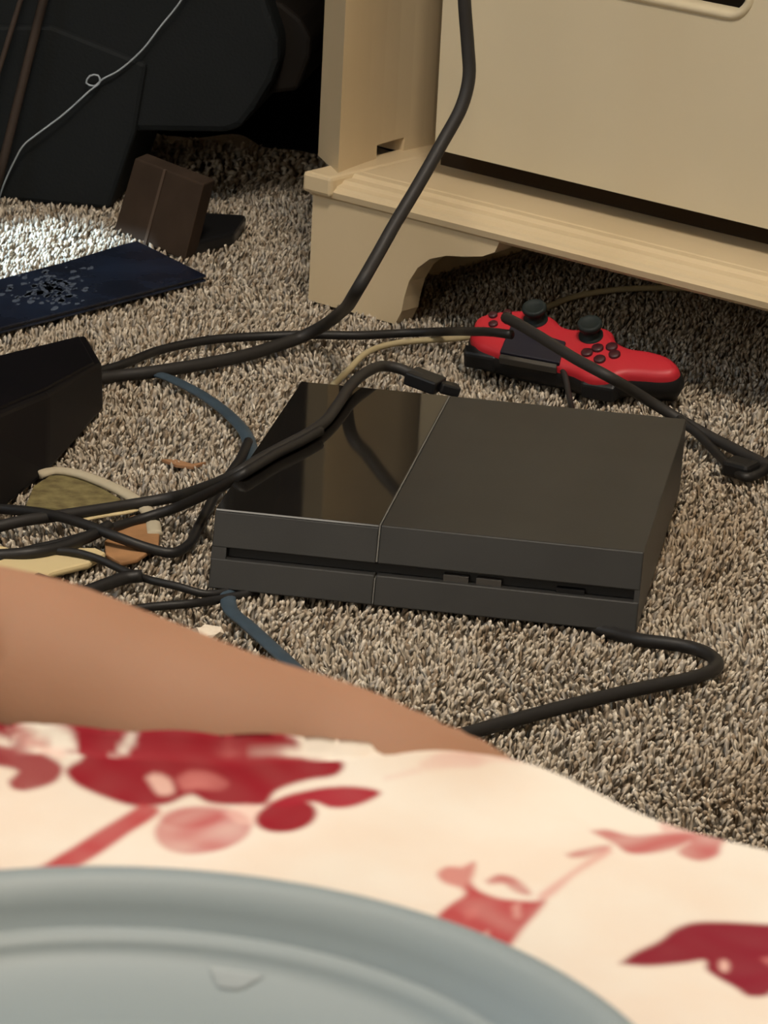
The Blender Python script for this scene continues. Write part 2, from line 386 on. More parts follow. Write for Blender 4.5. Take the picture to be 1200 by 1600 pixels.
# drawers: front with a rounded finger hole, framed by a raised lip
Dn = V
A = D(0, DV, 0)
def dpl(x, y):
    P = wallp(x, y, A, V)-O; return P @ U, P[2]
hb = dpl(1128, 14); hr = dpl(1168, -20)
print('hole', hb, hr, dpl(940, -12), dpl(680, 231), dpl(1200, 360), dpl(690, 231))
du0 = dpl(681, 200)[0]; du1 = DW-.065
hx1 = hr[0]+.0005; hx0 = hx1-.135; hz0 = hb[1]-.001; hz1 = hz0+.050; hr_ = .016
def rrect(x0, x1, z0, z1, r, seg=7):
    pts = []
    for cx, cz, a0 in ((x1-r, z0+r, -90), (x1-r, z1-r, 0), (x0+r, z1-r, 90), (x0+r, z0+r, 180)):
        for k in range(seg+1):
            a = math.radians(a0+90*k/seg); pts.append((cx+r*math.cos(a), cz+r*math.sin(a)))
    return pts
def drawer(z0, z1, th=.019):
    dz = 0 if z0 < .2 else z0-dz0-(.036 if z0 > .5 else 0)
    H = rrect(hx0, hx1, hz0+dz, hz1+dz, hr_)
    n = len(H); q = n//4
    bm = bmesh.new()
    def layer(v):
        oc = [bm.verts.new(tuple(D(u, v, z))) for u, z in ((du1, z0), (du1, z1), (du0, z1), (du0, z0))]
        ic = [bm.verts.new(tuple(D(u, v, z))) for u, z in H]
        for c in range(4):
            for k in range(q-1): bm.faces.new((oc[c], ic[c*q+k], ic[c*q+k+1]))
            bm.faces.new((oc[c], ic[c*q+q-1], ic[(c*q+q) % n], oc[(c+1) % 4]))
        return oc, ic
    o1, i1 = layer(DV); o2, i2 = layer(DV+th)
    for a, b, m in ((o1, o2, 4), (i1, i2, n)):
        for k in range(m): bm.faces.new((a[k], a[(k+1) % m], b[(k+1) % m], b[k]))
    f = obj('drawer', bm, m_cream_drawer, dr)
    # lip ring
    bm = bmesh.new(); rings = []
    cx, cz = (hx0+hx1)/2, (hz0+hz1)/2+dz
    for off, v in ((.0065, DV+.0005), (.006, DV-.0012), (.0035, DV-.0022), (.001, DV-.0018), (-.0012, DV+.001), (-.0014, DV+.012)):
        R = rrect(hx0-off, hx1+off, hz0+dz-off, hz1+dz+off, hr_+off)
        rings.append([bm.verts.new(tuple(D(u, v, z))) for u, z in R])
    for a, b in zip(rings, rings[1:]):
        for k in range(n): bm.faces.new((a[k], a[(k+1) % n], b[(k+1) % n], b[k]))
    obj('finger_hole_lip', bm, m_cream_drawer, f, smooth=True)
    bm = bmesh.new()
    boxf(bm, O, U, V, EZ, du0+.01, du1-.01, DV+.06, DV+.07, z0+.005, z1-.01)
    boxf(bm, O, U, V, EZ, du0+.01, du1-.01, DV+th, DV+.06, z0+.005, z0+.012)
    obj('drawer_box', bm, m_dark_wood_shade, f)
dz0 = .1302
drawer(dz0, .335); drawer(.345, .548); drawer(.557, .732)

# ------------------------------------------------------------------ game console
W, DP, H, S, SX = .275, .305, .053, .0163, .1067
gc = empty('game_console', (0, 0, 0), 'flat charcoal game console with glossy left panel lying on the carpet', 'game console')
yf = lambda z: S*z/H
yb = lambda z: DP-S+S*z/H
def slab(bm, x0, x1, z0, z1, yi=0, yo=0):
    hull8(bm, [(x0, yf(z0)+yi, z0), (x1, yf(z0)+yi, z0), (x1, yb(z0)-yo, z0), (x0, yb(z0)-yo, z0)],
              [(x0, yf(z1)+yi, z1), (x1, yf(z1)+yi, z1), (x1, yb(z1)-yo, z1), (x0, yb(z1)-yo, z1)])
ZL, ZU = .0225, .0295
bm = bmesh.new(); slab(bm, 0, SX-.0004, .004, ZL); obj('lower_shell', bm, m_shell, gc, bevel=.0009)
bm = bmesh.new(); slab(bm, SX+.0004, W, .004, ZL); obj('lower_shell', bm, m_shell, gc, bevel=.0009)
bm = bmesh.new(); slab(bm, SX+.0005, W, ZU, H); obj('upper_shell', bm, m_shell, gc, bevel=.0009)
bm = bmesh.new(); slab(bm, 0, SX-.0005, ZU, H-.0016); obj('upper_shell', bm, m_shell, gc, bevel=.0007)
bm = bmesh.new(); slab(bm, .0004, SX-.0007, H-.0014, H, .0001, .0004); tag(obj('glossy_cover', bm, m_gloss, gc, bevel=.0002), 'mirror-glossy black left cover')
m_seam = mat('grey_seam_edge', (.16, .155, .14), .4, .5)
bm = bmesh.new(); slab(bm, SX-.0004, SX+.0004, ZU+.001, H-.0001)
tag(obj('seam_edge', bm, m_seam, gc), 'thin pale seam line'); bm = bmesh.new(); slab(bm, SX-.0003, SX+.0003, .005, ZL-.002, -.0002)
tag(obj('seam_edge', bm, m_seam, gc), 'thin pale seam line')
bm = bmesh.new(); slab(bm, .010, W-.004, ZL-.001, ZU+.001, .007, .007)
obj('slot_recess', bm, m_slot, gc)
for a_, b_ in ((0, .0095), (W-.0035, W)):
    bm = bmesh.new(); slab(bm, a_, b_, ZL-.001, ZU+.001, .0003, .0003); obj('end_cap', bm, m_shell, gc)
for x0, x1 in ((.150, .166), (.171, .187)):
    bm = bmesh.new(); box(bm, x0, x1, yf(.025)+.0015, .02, ZL, ZL+.004); obj('usb_port', bm, m_usb, gc)
bm = bmesh.new(); box(bm, .222, .240, yf(.025)+.002, .02, ZL, ZL+.003); obj('eject_button', bm, m_black, gc)
for x, y in ((.03, .03), (W-.03, .03), (.03, .25), (W-.03, .25)):
    obj('rubber_foot', lathe_bm([(0, .0045), (.008, .0045), (.008, .001), (.007, 0), (0, 0)], (x, y, 0), 20), m_black, gc)
# rear ports on the sloping back
for a_, b_ in ((.06, .075), (.13, .15)):
    bm = bmesh.new(); box(bm, a_, b_, yb(.02)-.004, yb(.02)+.0005, .012, .020); obj('rear_port', bm, m_slot, gc)

# ------------------------------------------------------------------ game controller
def controller():
    c0 = fl(900, 545, .035)
    hd = -AZ-math.radians(22)
    X = np.array([math.cos(hd), math.sin(hd), 0]); Yh = np.array([-X[1], X[0], 0]); t = math.radians(25)
    Y = Yh*math.cos(t)+EZ*math.sin(t); N = -Yh*math.sin(t)+EZ*math.cos(t)
    t0 = empty('game_controller', (c0[0], c0[1], 0), 'red and black game controller under the edge of the dresser', 'controller')
    Wd = lambda x, y, z: c0+(X*x+Y*y+N*z)*.001
    out = [(-88, 8), (-89, 18), (-83, 26), (-70, 33), (-55, 37), (-40, 37), (-29, 33), (-20, 26), (-10, 25), (0, 29), (10, 32), (19, 29), (26, 19), (38, 14), (54, 14), (70, 11), (80, 4), (84, -3),
           (81, -10), (72, -14), (58, -16), (45, -19), (34, -27), (20, -29), (6, -24), (-8, -22), (-26, -21), (-44, -20), (-60, -17), (-76, -13), (-86, -4)]
    op = smooth_path([(*p, 0) for p in out+[out[0]]], 2.5)[:-1, :2]
    cen = op.mean(0)
    def inset(d):
        T = np.roll(op, -1, 0)-np.roll(op, 1, 0); T /= np.linalg.norm(T, axis=1)[:, None]
        Nn = np.stack([T[:, 1], -T[:, 0]], 1)   # clockwise outline: this points inward
        return op+Nn*d
    def shell(name, layers, m, cap_top=False, cap_bot=False, smooth=True, floor=False):
        bm = bmesh.new(); rs = []
        for d, z in layers:
            ring_ = []
            for p in inset(d):
                P = Wd(p[0], p[1], z)
                if z < -25: P = np.array([P[0], P[1], .004]) 
                P[2] = max(P[2], .003); ring_.append(bm.verts.new(tuple(P)))
            rs.append(ring_)
        n = len(op)
        for a, b in zip(rs, rs[1:]):
            for k in range(n): bm.faces.new((a[k], a[(k+1) % n], b[(k+1) % n], b[k]))
        if cap_top:
            f = bm.faces.new(rs[0]); bmesh.ops.triangulate(bm, faces=[f])
        if cap_bot:
            f = bm.faces.new(rs[-1]); bmesh.ops.triangulate(bm, faces=[f])
        return obj(name, bm, m, t0, smooth=smooth)
    shell('top_shell', [(7, 0), (4, -.6), (2, -2.2), (.6, -4.5), (0, -8)], m_red, cap_top=True)
    shell('bottom_shell', [(.3, -7), (-1.6, -10), (-2.4, -17), (1, -24), (6, -30)], m_black, cap_bot=True)
    # touch pad
    bm = bmesh.new()
    tp = [(-58, 13), (-10, 5), (-6, -20), (-55, -19)]
    hull8(bm, [Wd(x, y, -3) for x, y in tp], [Wd(x, y, 1.6) for x, y in tp]); obj('touch_pad', bm, mat('navy_black_pad', (.012, .012, .024), .4), t0, bevel=.001)
    bm = bmesh.new()
    tp = [(-54, -19.5), (-8, -20.5), (-7, -25), (-54, -24)]
    hull8(bm, [Wd(x, y, -6) for x, y in tp], [Wd(x, y, .2) for x, y in tp]); obj('light_bar', bm, mat('smoky_grey_plastic', (.07, .065, .06), .3), t0, bevel=.0006)
    for sx, sy in ((-42, 25), (6, 17)):
        def ringp(r, z): return [Wd(sx+r*math.cos(a), sy+r*math.sin(a), z) for a in np.arange(24)*2*math.pi/24]
        bm = bmesh.new()
        L = [(9.5, -1), (9.5, 1.5), (6, 2), (5, 7), (8.8, 9), (9.6, 11), (9.4, 13), (8, 14), (6.5, 12.8)]
        rs = [[bm.verts.new(tuple(q)) for q in ringp(r, z)] for r, z in L]
        for a, b in zip(rs, rs[1:]):
            for k in range(24): bm.faces.new((a[k], a[(k+1) % 24], b[(k+1) % 24], b[k]))
        bm.faces.new(rs[-1])
        obj('thumb_stick', bm, m_stick, t0, smooth=True)
    def knob(name, x, y, r, m, h=2.2):
        bm = bmesh.new()
        rs = [[bm.verts.new(tuple(Wd(x+rr*math.cos(a), y+rr*math.sin(a), z))) for a in np.arange(16)*2*math.pi/16] for rr, z in ((r, -1), (r, h*.7), (r*.8, h))]
        for a, b in zip(rs, rs[1:]):
            for k in range(16): bm.faces.new((a[k], a[(k+1) % 16], b[(k+1) % 16], b[k]))
        bm.faces.new(rs[-1]); obj(name, bm, m, t0, smooth=True)
    mb = mat('dark_maroon_button', (.05, .010, .014), .4)
    for x, y in ((10, -3), (16, 4), (26, 8), (31, 0), (22, -8)): knob('face_button', x, y, 4.6, mb)
    for x, y in ((-76, 22), (-66, 27), (-72, 12), (-62, 18)): knob('direction_button', x, y, 3.6, mb)
    # shoulder triggers under the near edge
    for x0, x1, y1 in ((-88, -58, -15), (12, 42, -27)):
        bm = bmesh.new()
        hull8(bm, [Wd(x0, y1+6, -22), Wd(x1, y1+6, -22), Wd(x1-2, y1-6, -19), Wd(x0+2, y1-6, -19)], [Wd(x0, y1+6, -5), Wd(x1, y1+6, -5), Wd(x1-2, y1-3, -7), Wd(x0+2, y1-3, -7)])
        for v in bm.verts: v.co.z = max(v.co.z, .003)
        obj('trigger', bm, m_black, t0, bevel=.002)
    return t0
controller()

# ------------------------------------------------------------------ cables
# black power cable hanging in front of the dresser: foot of each point on the level of the console top, then raised to its height
def raised(x, yfoot, y):
    P = fl(x, yfoot, .053); lo, hi_ = -.1, 1.6
    for _ in range(50):
        m = (lo+hi_)/2
        if pxof((P[0], P[1], m))[1] > y: lo = m
        else: hi_ = m
    # slide sideways so that it is seen at column x
    q = np.array([P[0], P[1], lo]); q += RT*((x-pxof(q)[0])*np.linalg.norm(q-CAM)/FPX)
    return q
pts = [D(.26, .30, PT+.034), D(.20, .15, PT+.034), D(.165, .03, PT+.036), D(.155, -.035, PT+.012), raised(720, 510, -620), raised(722, 515, -420), raised(724, 515, -200), raised(726, 516, 0), raised(731, 517, 70), raised(733, 519, 120), raised(722, 522, 165), raised(690, 528, 225), raised(650, 538, 295), raised(617, 548, 350),
       raised(590, 556, 398), raised(560, 565, 450), fl(530, 490, .045), fl(500, 512, .022), fl(470, 527, .012), fl(430, 541, .009), fl(380, 556, .008), fl(310, 570, .008), fl(240, 581, .008), fl(180, 588, .007), fl(150, 592, .007)]
o = obj('power_cable', tube_bm(smooth_path(pts), .0049, 12), m_cable2, None, smooth=True)
tag(o, 'thick black cable hanging down in front of the dresser and curving left onto carpet', 'cable')
cable('long_cable', [(148, 582, .008), (190, 570, .008), (250, 547, .007), (330, 531, .007), (420, 525, .007), (480, 523, .009), (560, 524, .009), (640, 520, .010), (700, 518, .018), (735, 518, .040), (770, 519, .050), (800, 523, .052)], .0070, m_cable,
      'thin black cable running straight across carpet behind the console to the red controller')
cable('crossing_cable', [(790, 496, .062), (815, 509, .063), (850, 530, .061), (900, 561, .057), (950, 588, .052), (985, 608, .040), (1020, 630, .028), (1060, 654, .018), (1100, 677, .012), (1150, 703, .009), (1230, 742, .009)], .0086, m_cable2,
      'thick dark cable lying diagonally over the red controller toward the right edge')
o = cable('video_cable', [(690, 602, .048), (655, 590, .052), (625, 576, .056), (600, 572, .058), (575, 580, .060), (550, 600, .060), (528, 632, .059), (508, 658, .058), (480, 678, .058), (440, 699, .058), (400, 721, .058), (375, 737, .057), (350, 750, .048), (310, 765, .030), (270, 777, .014), (220, 786, .010), (150, 797, .010), (90, 806, .011), (30, 815, .012), (-60, 838, .008)],   .0080, m_cable2,
      'black cable from plug behind console, draped over its glossy left corner')
def plug(name, p0, p1, w, h, m, parent, bev=.0015):
    a = np.array(p0); b = np.array(p1); T = b-a; L = np.linalg.norm(T); T /= L
    Sx = np.cross(T, EZ); Sx /= np.linalg.norm(Sx); B = np.cross(Sx, T)
    bm = bmesh.new(); boxf(bm, a, T, Sx, B, 0, L, -w/2, w/2, -h/2, h/2); return obj(name, bm, m, parent, bevel=bev)
plug('plug', fl(640, 586, .052), fl(688, 604, .048), .019, .010, m_black, o)
plug('plug_tip', fl(686, 603, .048), fl(716, 611, .044), .013, .008, m_black, o)
cable('second_video_cable', [(500, 673, .058), (470, 690, .058), (430, 710, .058), (400, 728, .058), (377, 742, .057), (352, 757, .047), (310, 778, .030), (270, 795, .016), (220, 811, .009), (160, 830, .009), (100, 848, .009), (40, 862, .008), (-60, 895, .008)], .0070, m_cable,
      'black cable running alongside the draped cable, lower of the pair left of console')
cable('looped_cable', [(-60, 788, .008), (0, 795, .008), (60, 801, .012), (120, 815, .016), (180, 838, .014), (230, 856, .009), (268, 864, .007), (293, 853, .007), (308, 828, .007), (322, 800, .008), (338, 770, .008), (358, 742, .008), (376, 716, .008), (388, 690, .008)], .0070, m_cable,
      'black cable making a sharp bend on carpet just left of the console')
cable('front_left_cable', [(60, 862, .009), (110, 862, .012), (150, 872, .011), (190, 890, .008), (230, 905, .007), (280, 917, .006), (322, 928, .003), (380, 920, .0022)], .0052, m_cable,
      'thin black cable running from the tangle to under the front left console corner')
cable('tangle_cable', [(58, 905, .007), (90, 916, .008), (125, 926, .007), (160, 915, .008), (200, 902, .009), (222, 900, .010)], .0085, m_cable,
      'short stretch of black cable curling beside the bare leg')
cable('stub_cable', [(-60, 872, .008), (0, 868, .010), (50, 864, .012), (95, 855, .012), (135, 840, .013), (170, 822, .014)], .0085, m_cable,
      'thick black cable stretch low in the tangle at the left edge')
cable('lower_left_cable', [(150, 965, .006), (190, 955, .006), (240, 948, .006), (300, 943, .006), (335, 938, .0030), (400, 925, .0022)], .0056, m_cable,
      'black cable emerging under console front left corner toward the bare leg')
cable('front_cable', [(840, 960, .0021), (900, 975, .0021), (960, 990, .0030), (1000, 1000, .005), (1040, 1005, .006), (1080, 1012, .006), (1108, 1023, .006), (1121, 1037, .006), (1108, 1050, .006), (1070, 1062, .006), (1010, 1074, .006), (940, 1090, .006), (860, 1110, .006), (800, 1126, .006), (740, 1143, .006), (680, 1160, .006), (600, 1190, .006), (480, 1270, .006), (330, 1400, .006)], .0086, m_cable,
      'black cable bending sharply on open carpet right of the console front')
cable('network_cable', [(240, 583, .006), (262, 590, .007), (300, 608, .007), (335, 630, .007), (365, 655, .007), (385, 680, .007), (393, 710, .005), (392, 760, .0026), (372, 850, .0022), (356, 930, .0022), (362, 955, .004), (385, 975, .006), (415, 1002, .006), (440, 1025, .006), (468, 1050, .006), (500, 1075, .006)], .0105, m_blue,
      'slate blue flat cable passing beneath the left end of the console', flat=.4, sides=12)
cable('cream_cable', [(520, 602, .006), (545, 578, .006), (575, 550, .007), (610, 538, .007), (660, 532, .007), (720, 528, .007), (790, 512, .006), (850, 482, .006), (900, 463, .006), (960, 453, .006), (1040, 450, .006), (1150, 455, .006)], .0050, m_creamcord,
      'cream cord running from behind the console to under the dresser')
o = cable('controller_charging_cable', [(872, 560, .022), (878, 575, .022), (884, 592, .018), (888, 612, .012), (892, 632, .010), (896, 650, .010)], .0046, m_cable2,
      'short dark charging cable joining the red controller and console back')
cable('right_hand_cable', [(1040, 640, .012), (1060, 655, .018), (1090, 678, .014), (1115, 703, .009), (1140, 728, .008), (1165, 746, .008), (1190, 738, .008), (1205, 716, .008), (1240, 690, .007)], .0070, m_cable,
      'black cable kinked at the right edge beside the console back corner')
o = obj('cable_plug', (lambda: (lambda bm: (boxf(bm, fl(1150, 728, .010), np.array([.90, -.42, 0]), np.array([.42, .90, 0]), EZ, -.006, .016, -.012, .008, -.006, .006), bm)[1])(bmesh.new()))(), m_black, None, bevel=.003)
tag(o, 'small black plug lying on carpet at the right edge below the kinked cable', 'plug')

# ------------------------------------------------------------------ things on the left
def prism_thing(name, poly, z0, z1, m, label, cat, bevel=.002):
    e = np.array([fl(x, y, z0) for x, y in poly])
    bm = bmesh.new(); hull8(bm, e, e+EZ*(z1-z0)); o = obj(name, bm, m, None, bevel=bevel)
    return tag(o, label, cat)
# dark navy board
poly = [(-140, 482), (0, 446), (95, 421), (190, 392), (214, 386), (322, 440), (230, 464), (120, 492), (0, 522), (-140, 560)]
e = np.array([fl(x, y, 0.004) for x, y in poly])
nb = empty('navy_folder', e.mean(0), 'dark navy glossy folder lying flat beside the sunlit carpet patch', 'folder')
bm = bmesh.new(); hull8(bm, e, e+EZ*.0018); obj('back_cover', bm, m_navy, nb, bevel=.0005)
c_ = e.mean(0); e2 = c_+(e-c_)*.97
bm = bmesh.new(); hull8(bm, e2+EZ*.0018, e2+EZ*.0036); obj('pages', bm, mat('dull_grey_paper', (.05, .05, .06), .8), nb)
bm = bmesh.new(); hull8(bm, e+EZ*.0036, e+EZ*.0056); obj('front_cover', bm, m_navy, nb, bevel=.0006)
# pale bluish reflections painted on the cover as small flat marks
bm = bmesh.new(); rs = np.random.default_rng(3)
for k in range(150):
    cxp = rs.normal(80, 30); cyp = rs.normal(452, 13)
    if not (cyp < 505-cxp*.25 and cyp > 436-cxp*.2): continue
    p = fl(cxp, cyp, .0098); r = rs.uniform(.0008, .0034)
    ring_ = [bm.verts.new(tuple(p+np.array([math.cos(a)*r*rs.uniform(.6, 1.2), math.sin(a)*2.2*r*rs.uniform(.5, 1.2), 0]))) for a in np.arange(7)*2*math.pi/7]
    bm.faces.new(ring_)
tag(obj('cover_reflection', bm, mat('pale_blue_reflection', (.085, .11, .16), .5), nb), 'painted pale blue reflections')

# black box at left edge
bA, bB, bC = fl(163, 642, 0), fl(-60, 850, 0), fl(-60, 690, 0)
tA, tB = wallp(0, 0, CAM, EZ) if False else None, None
top_r = fl(157, 560, .036); bb = empty('black_box', fl(60, 690), 'black plastic box with sloping top at the left edge, cables behind it', 'box')
far_r = fl(135, 521, .042); near_r = fl(158, 545, .040)
bot = [fl(162, 642, .002), fl(75, 742, .002), fl(-60, 850, .002), fl(-160, 700, .002), fl(138, 606, .002)]
top = [fl(160, 566, .040), fl(75, 612, .050), fl(-60, 668, .062), fl(-160, 592, .055), fl(134, 521, .042)]
bm = bmesh.new(); hull8(bm, bot, top); obj('body', bm, m_box, bb, bevel=.004, seg=3)
tc = sum(top)/5
bm = bmesh.new(); hull8(bm, [tc+(p-tc)*.90 for p in top], [tc+(p-tc)*.88+EZ*.0016 for p in top]); obj('lid', bm, m_box, bb)

# armchair in the dark corner
PY = .93
def pv(x, y, yy=PY): return wallp(x, y, np.array([0, yy, 0]), EY)
ac = empty('armchair', (-.40, PY+.1, 0), 'black armchair with rounded body in the dark corner left of dresser', 'armchair')
def vprism(poly, y0, depth, m, name, parent, bevel=.004, smooth=False):
    e = np.array([pv(x, y, y0) for x, y in poly]); e[:, 2] = np.maximum(e[:, 2], 0.0)
    bm = bmesh.new(); hull8(bm, e, e+EY*depth); return obj(name, bm, m, parent, bevel=bevel, smooth=smooth)
vprism([(-260, 372), (170, 348), (212, 206), (230, 100), (80, 40), (-260, 40)], PY-.004, .13, m_chair, 'front_leg_panel', ac)
vprism([(-260, 206), (215, 206), (352, 208), (376, 200), (398, 172), (425, 128), (436, 96), (436, 60), (424, 25), (408, -20), (404, -600), (-260, -600)], PY, .235, m_chair, 'seat_body', ac, bevel=.006)
vprism([(400, 150), (464, 142), (484, 90), (486, 60), (470, 30), (440, 5), (400, -10)], PY+.03, .12, m_chair_brown, 'side_trim', ac)
# brown box and shoe-like block
cb = empty('cardboard_box', fl(240, 385), 'small dark brown cardboard box leaning under the armchair, behind the folder', 'box')
b = [fl(178, 360), fl(288, 408), fl(325, 372), fl(232, 336)]
top = []
for p, q in zip(b[:2], ((211, 247), (318, 288))):
    nrm = np.array([-.42, -.9, 0]); nrm /= np.linalg.norm(nrm)
    top.append(wallp(*q, p+np.array([0.006, .012, 0]), nrm))
off = (b[3]-b[0])*.35; b[2] = b[1]+off; b[3] = b[0]+off
top += [top[1]+off, top[0]+off]
bm = bmesh.new(); hull8(bm, b, top); obj('carton', bm, m_card, cb, bevel=.0015)
mid0 = b[0]*.55+b[1]*.45; mid1 = top[0]*.55+top[1]*.45; n_ = np.array([-.0004, -.0012, 0])
w_ = (b[1]-b[0]); w_ /= np.linalg.norm(w_)
bm = bmesh.new(); hull8(bm, [mid0+n_-w_*.002, mid0+n_+w_*.002, mid0+w_*.002-n_, mid0-w_*.002-n_], [mid1+n_-w_*.002, mid1+n_+w_*.002, mid1+w_*.002-n_, mid1-w_*.002-n_]); obj('tape_strip', bm, mat('lighter_tape', (.085, .055, .038), .5), cb)
b = [fl(292, 404), fl(366, 384), fl(384, 356), fl(318, 352)]
bm = bmesh.new(); hull8(bm, b, [p+EZ*.012 for p in b]); obj('dark_block', bm, m_black, None, bevel=.003)
tag(bpy.data.objects['dark_block'], 'low black block on carpet right of the brown cardboard box', 'block')
# slats leaning at far left
for i, (q0, q1, w) in enumerate((((68, 0), (8, 240), 15), ((26, 20), (-8, 130), 9))):
    a = pv(*q0, PY-.02); bq = pv(*q1, PY-.03)
    d = a-bq; top_ = bq+d*2.2; k = (bq[2]-.001)/max(d[2], 1e-6); low = bq-d*k
    bm = tube_bm(np.array([low, bq, a, top_]), w/1.8*.0005, 8); o = obj('wooden_rod', bm, m_stick_wood, None, smooth=True)
    tag(o, ('thicker dark brown wooden rod leaning against the black armchair', 'thinner dark brown wooden rod at the top left corner')[i], 'rod', 'rods leaning on the armchair')
# dark wavy sheet added to stand for the shade in the corner
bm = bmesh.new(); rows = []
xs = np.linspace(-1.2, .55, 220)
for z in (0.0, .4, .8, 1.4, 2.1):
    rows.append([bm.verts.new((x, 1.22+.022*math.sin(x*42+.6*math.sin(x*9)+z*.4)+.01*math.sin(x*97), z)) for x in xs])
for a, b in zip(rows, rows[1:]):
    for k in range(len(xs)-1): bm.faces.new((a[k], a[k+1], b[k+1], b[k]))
tag(obj('shade_sheet', bm, m_shade_sheet, None, smooth=True), 'near-black sheet added as the shade behind the armchair and dresser', 'shade_sheet')
# thin pale wire
def wl(x, y): return pv(x, y, PY-.012)
wp = [wl(392, -330), wl(362, -200), wl(330, -90), wl(283, 0), wl(250, 42), wl(220, 80), wl(183, 112), wl(160, 124), wl(146, 135), wl(134, 130), wl(140, 119), wl(153, 118), wl(156, 128), wl(140, 142), wl(100, 178), wl(60, 208), wl(38, 226), wl(24, 250), wl(10, 280), wl(-8, 330)]
P = smooth_path(wp, .003); P[:, 1] -= .003*np.sin(np.linspace(0, 9, len(P)))
tag(obj('thin_wire', tube_bm(P, .0008, 8), m_thread, None, smooth=True), 'thin pale grey wire with a tiny loop hanging before the black armchair', 'wire')

# scraps
cable('beige_band', [(60, 742, .006), (85, 736, .007), (120, 740, .008), (155, 752, .008), (190, 768, .008), (215, 784, .007), (235, 806, .006), (242, 835, .006)], .0105, m_band,
      'pale beige curved band on carpet below the black box', 'band', flat=.5)
cable('cream_strip', [(130, 812, .006), (160, 806, .006), (200, 800, .006), (225, 792, .006)], .0050, m_creampaper, 'short cream strip lying under the crossing cables', 'strip', flat=.5)
prism_thing('olive_cloth', [(40, 795), (52, 765), (78, 748), (115, 748), (150, 762), (190, 786), (160, 794), (100, 800)], .0035, .0062, m_olive, 'olive ribbed cloth scrap inside the pale beige band', 'cloth', .0008)
prism_thing('tan_scrap', [(185, 822), (205, 812), (235, 806), (250, 830), (248, 858), (215, 880), (188, 886), (165, 872), (163, 852)], .0035, .0065, m_tan, 'orange tan scrap of paper on carpet inside the cable loop', 'paper scrap', .001)
prism_thing('cream_cloth', [(-60, 866), (0, 862), (45, 874), (90, 866), (150, 866), (166, 874), (140, 890), (80, 905), (50, 930), (-60, 930)], .004, .009, m_creampaper, 'cream cloth scrap showing between tangle of cables and bare leg', 'cloth', .002)
bm = bmesh.new(); c_ = fl(322, 990, .006)
bmesh.ops.create_icosphere(bm, subdivisions=2, radius=.008)
for v in bm.verts: v.co = Vector((v.co.x*1.15, v.co.y*1.2, v.co.z*.55))*(1+.3*math.sin(v.co.x*900+v.co.y*700)) + Vector(c_)
tag(obj('tissue_scrap', bm, m_whitepaper, None), 'small crumpled white paper scrap on carpet beside the bare leg', 'paper scrap')
prism_thing('rust_thread', [(252, 722), (275, 722), (300, 729), (322, 726), (302, 734), (275, 731)], .0005, .0028, mat('rust_fibre', (.33, .17, .08), .9), 'rust brown fibre scrap on carpet left of blue cable', 'fibre', .0004)

# ------------------------------------------------------------------ bed, leg, quilt, plate
MZ, QZ = .40, .46
FH = np.array([math.sin(AZ), math.cos(AZ), 0]); RH = np.array([math.cos(AZ), -math.sin(AZ), 0])
# leg axis: knee off the left edge of the photograph, foot under the quilt
LEG = []
for x, y, R in [(-820, 700, .058), (-600, 762, .057), (-400, 818, .054), (-200, 850, .050), (0, 889, .0465), (100, 923, .045), (200, 962, .043), (320, 1007, .041), (460, 1050, .038), (600, 1102, .035), (670, 1130, .032), (715, 1158, .0265), (745, 1186, .022)]:
    P = fl(x, y, MZ+R-.002+R*UP[2])-UP*R; LEG.append((P, R))
_p = LEG[-1][0]; _d = _p-LEG[-2][0]; _d /= np.linalg.norm(_d)
for q_, R in ((_d*.018-FH*.008-EZ*.004, .026), (_d*.034-FH*.022-EZ*.008, .023), (_d*.046-FH*.045-EZ*.011, .020), (_d*.054-FH*.075-EZ*.015, .016), (_d*.058-FH*.105-EZ*.020, .011)): LEG.append((_p+q_, R))
_k = LEG[0][0]
LEG = [(_k-RH*.15-FH*.60+EZ*.02, .080), (_k-RH*.13-FH*.42+EZ*.02, .076), (_k-RH*.10-FH*.22+EZ*.016, .068), (_k-RH*.07-FH*.09+EZ*.008, .062)]+LEG
LEGS = smooth_path([np.append(p_, r_) for p_, r_ in LEG], .006)
def leg_top(X, Y):
    "height of a cloth lying over the leg at X, Y"
    X = np.atleast_1d(X); Y = np.atleast_1d(Y); H = np.full(X.shape, -9.0)
    for a, b in zip(LEGS[:-1:2], LEGS[2::2]):
        e = b[:2]-a[:2]; q = np.clip(((X-a[0])*e[0]+(Y-a[1])*e[1])/(e @ e), 0, 1)
        d = np.hypot(X-a[0]-q*e[0], Y-a[1]-q*e[1]); R = a[3]+q*(b[3]-a[3])+.003; lim = .62*R
        # steep flanks continue straight down so that the cloth bridges smoothly
        H = np.maximum(H, a[2]+q*(b[2]-a[2])+np.where(d < lim, np.sqrt(np.maximum(R*R-d*d, 0)), np.sqrt(R*R-lim*lim)-.80*(d-lim)))
    return H
def cloth_top(X, Y):
    k = .007; a = leg_top(X, Y); m_ = np.maximum(a, QZ)
    return m_+k*np.log(np.exp((a-m_)/k)+np.exp((QZ-m_)/k))-k*math.log(2)*0-np.minimum(k*.0, 0)
def surf(x, y):
    "point of the cloth seen at photo pixel x, y: first hit along the view ray"
    d = ray(x, y); t = np.linspace((.56-CAM[2])/d[2], (.44-CAM[2])/d[2], 400)
    P = CAM+d*t[:, None]; g = P[:, 2]-cloth_top(P[:, 0], P[:, 1]); i = np.argmax(g < 0) if (g < 0).any() else len(t)-1
    i = max(i, 1); w = g[i-1]/(g[i-1]-g[i]+1e-12); return P[i-1]+(P[i]-P[i-1])*w
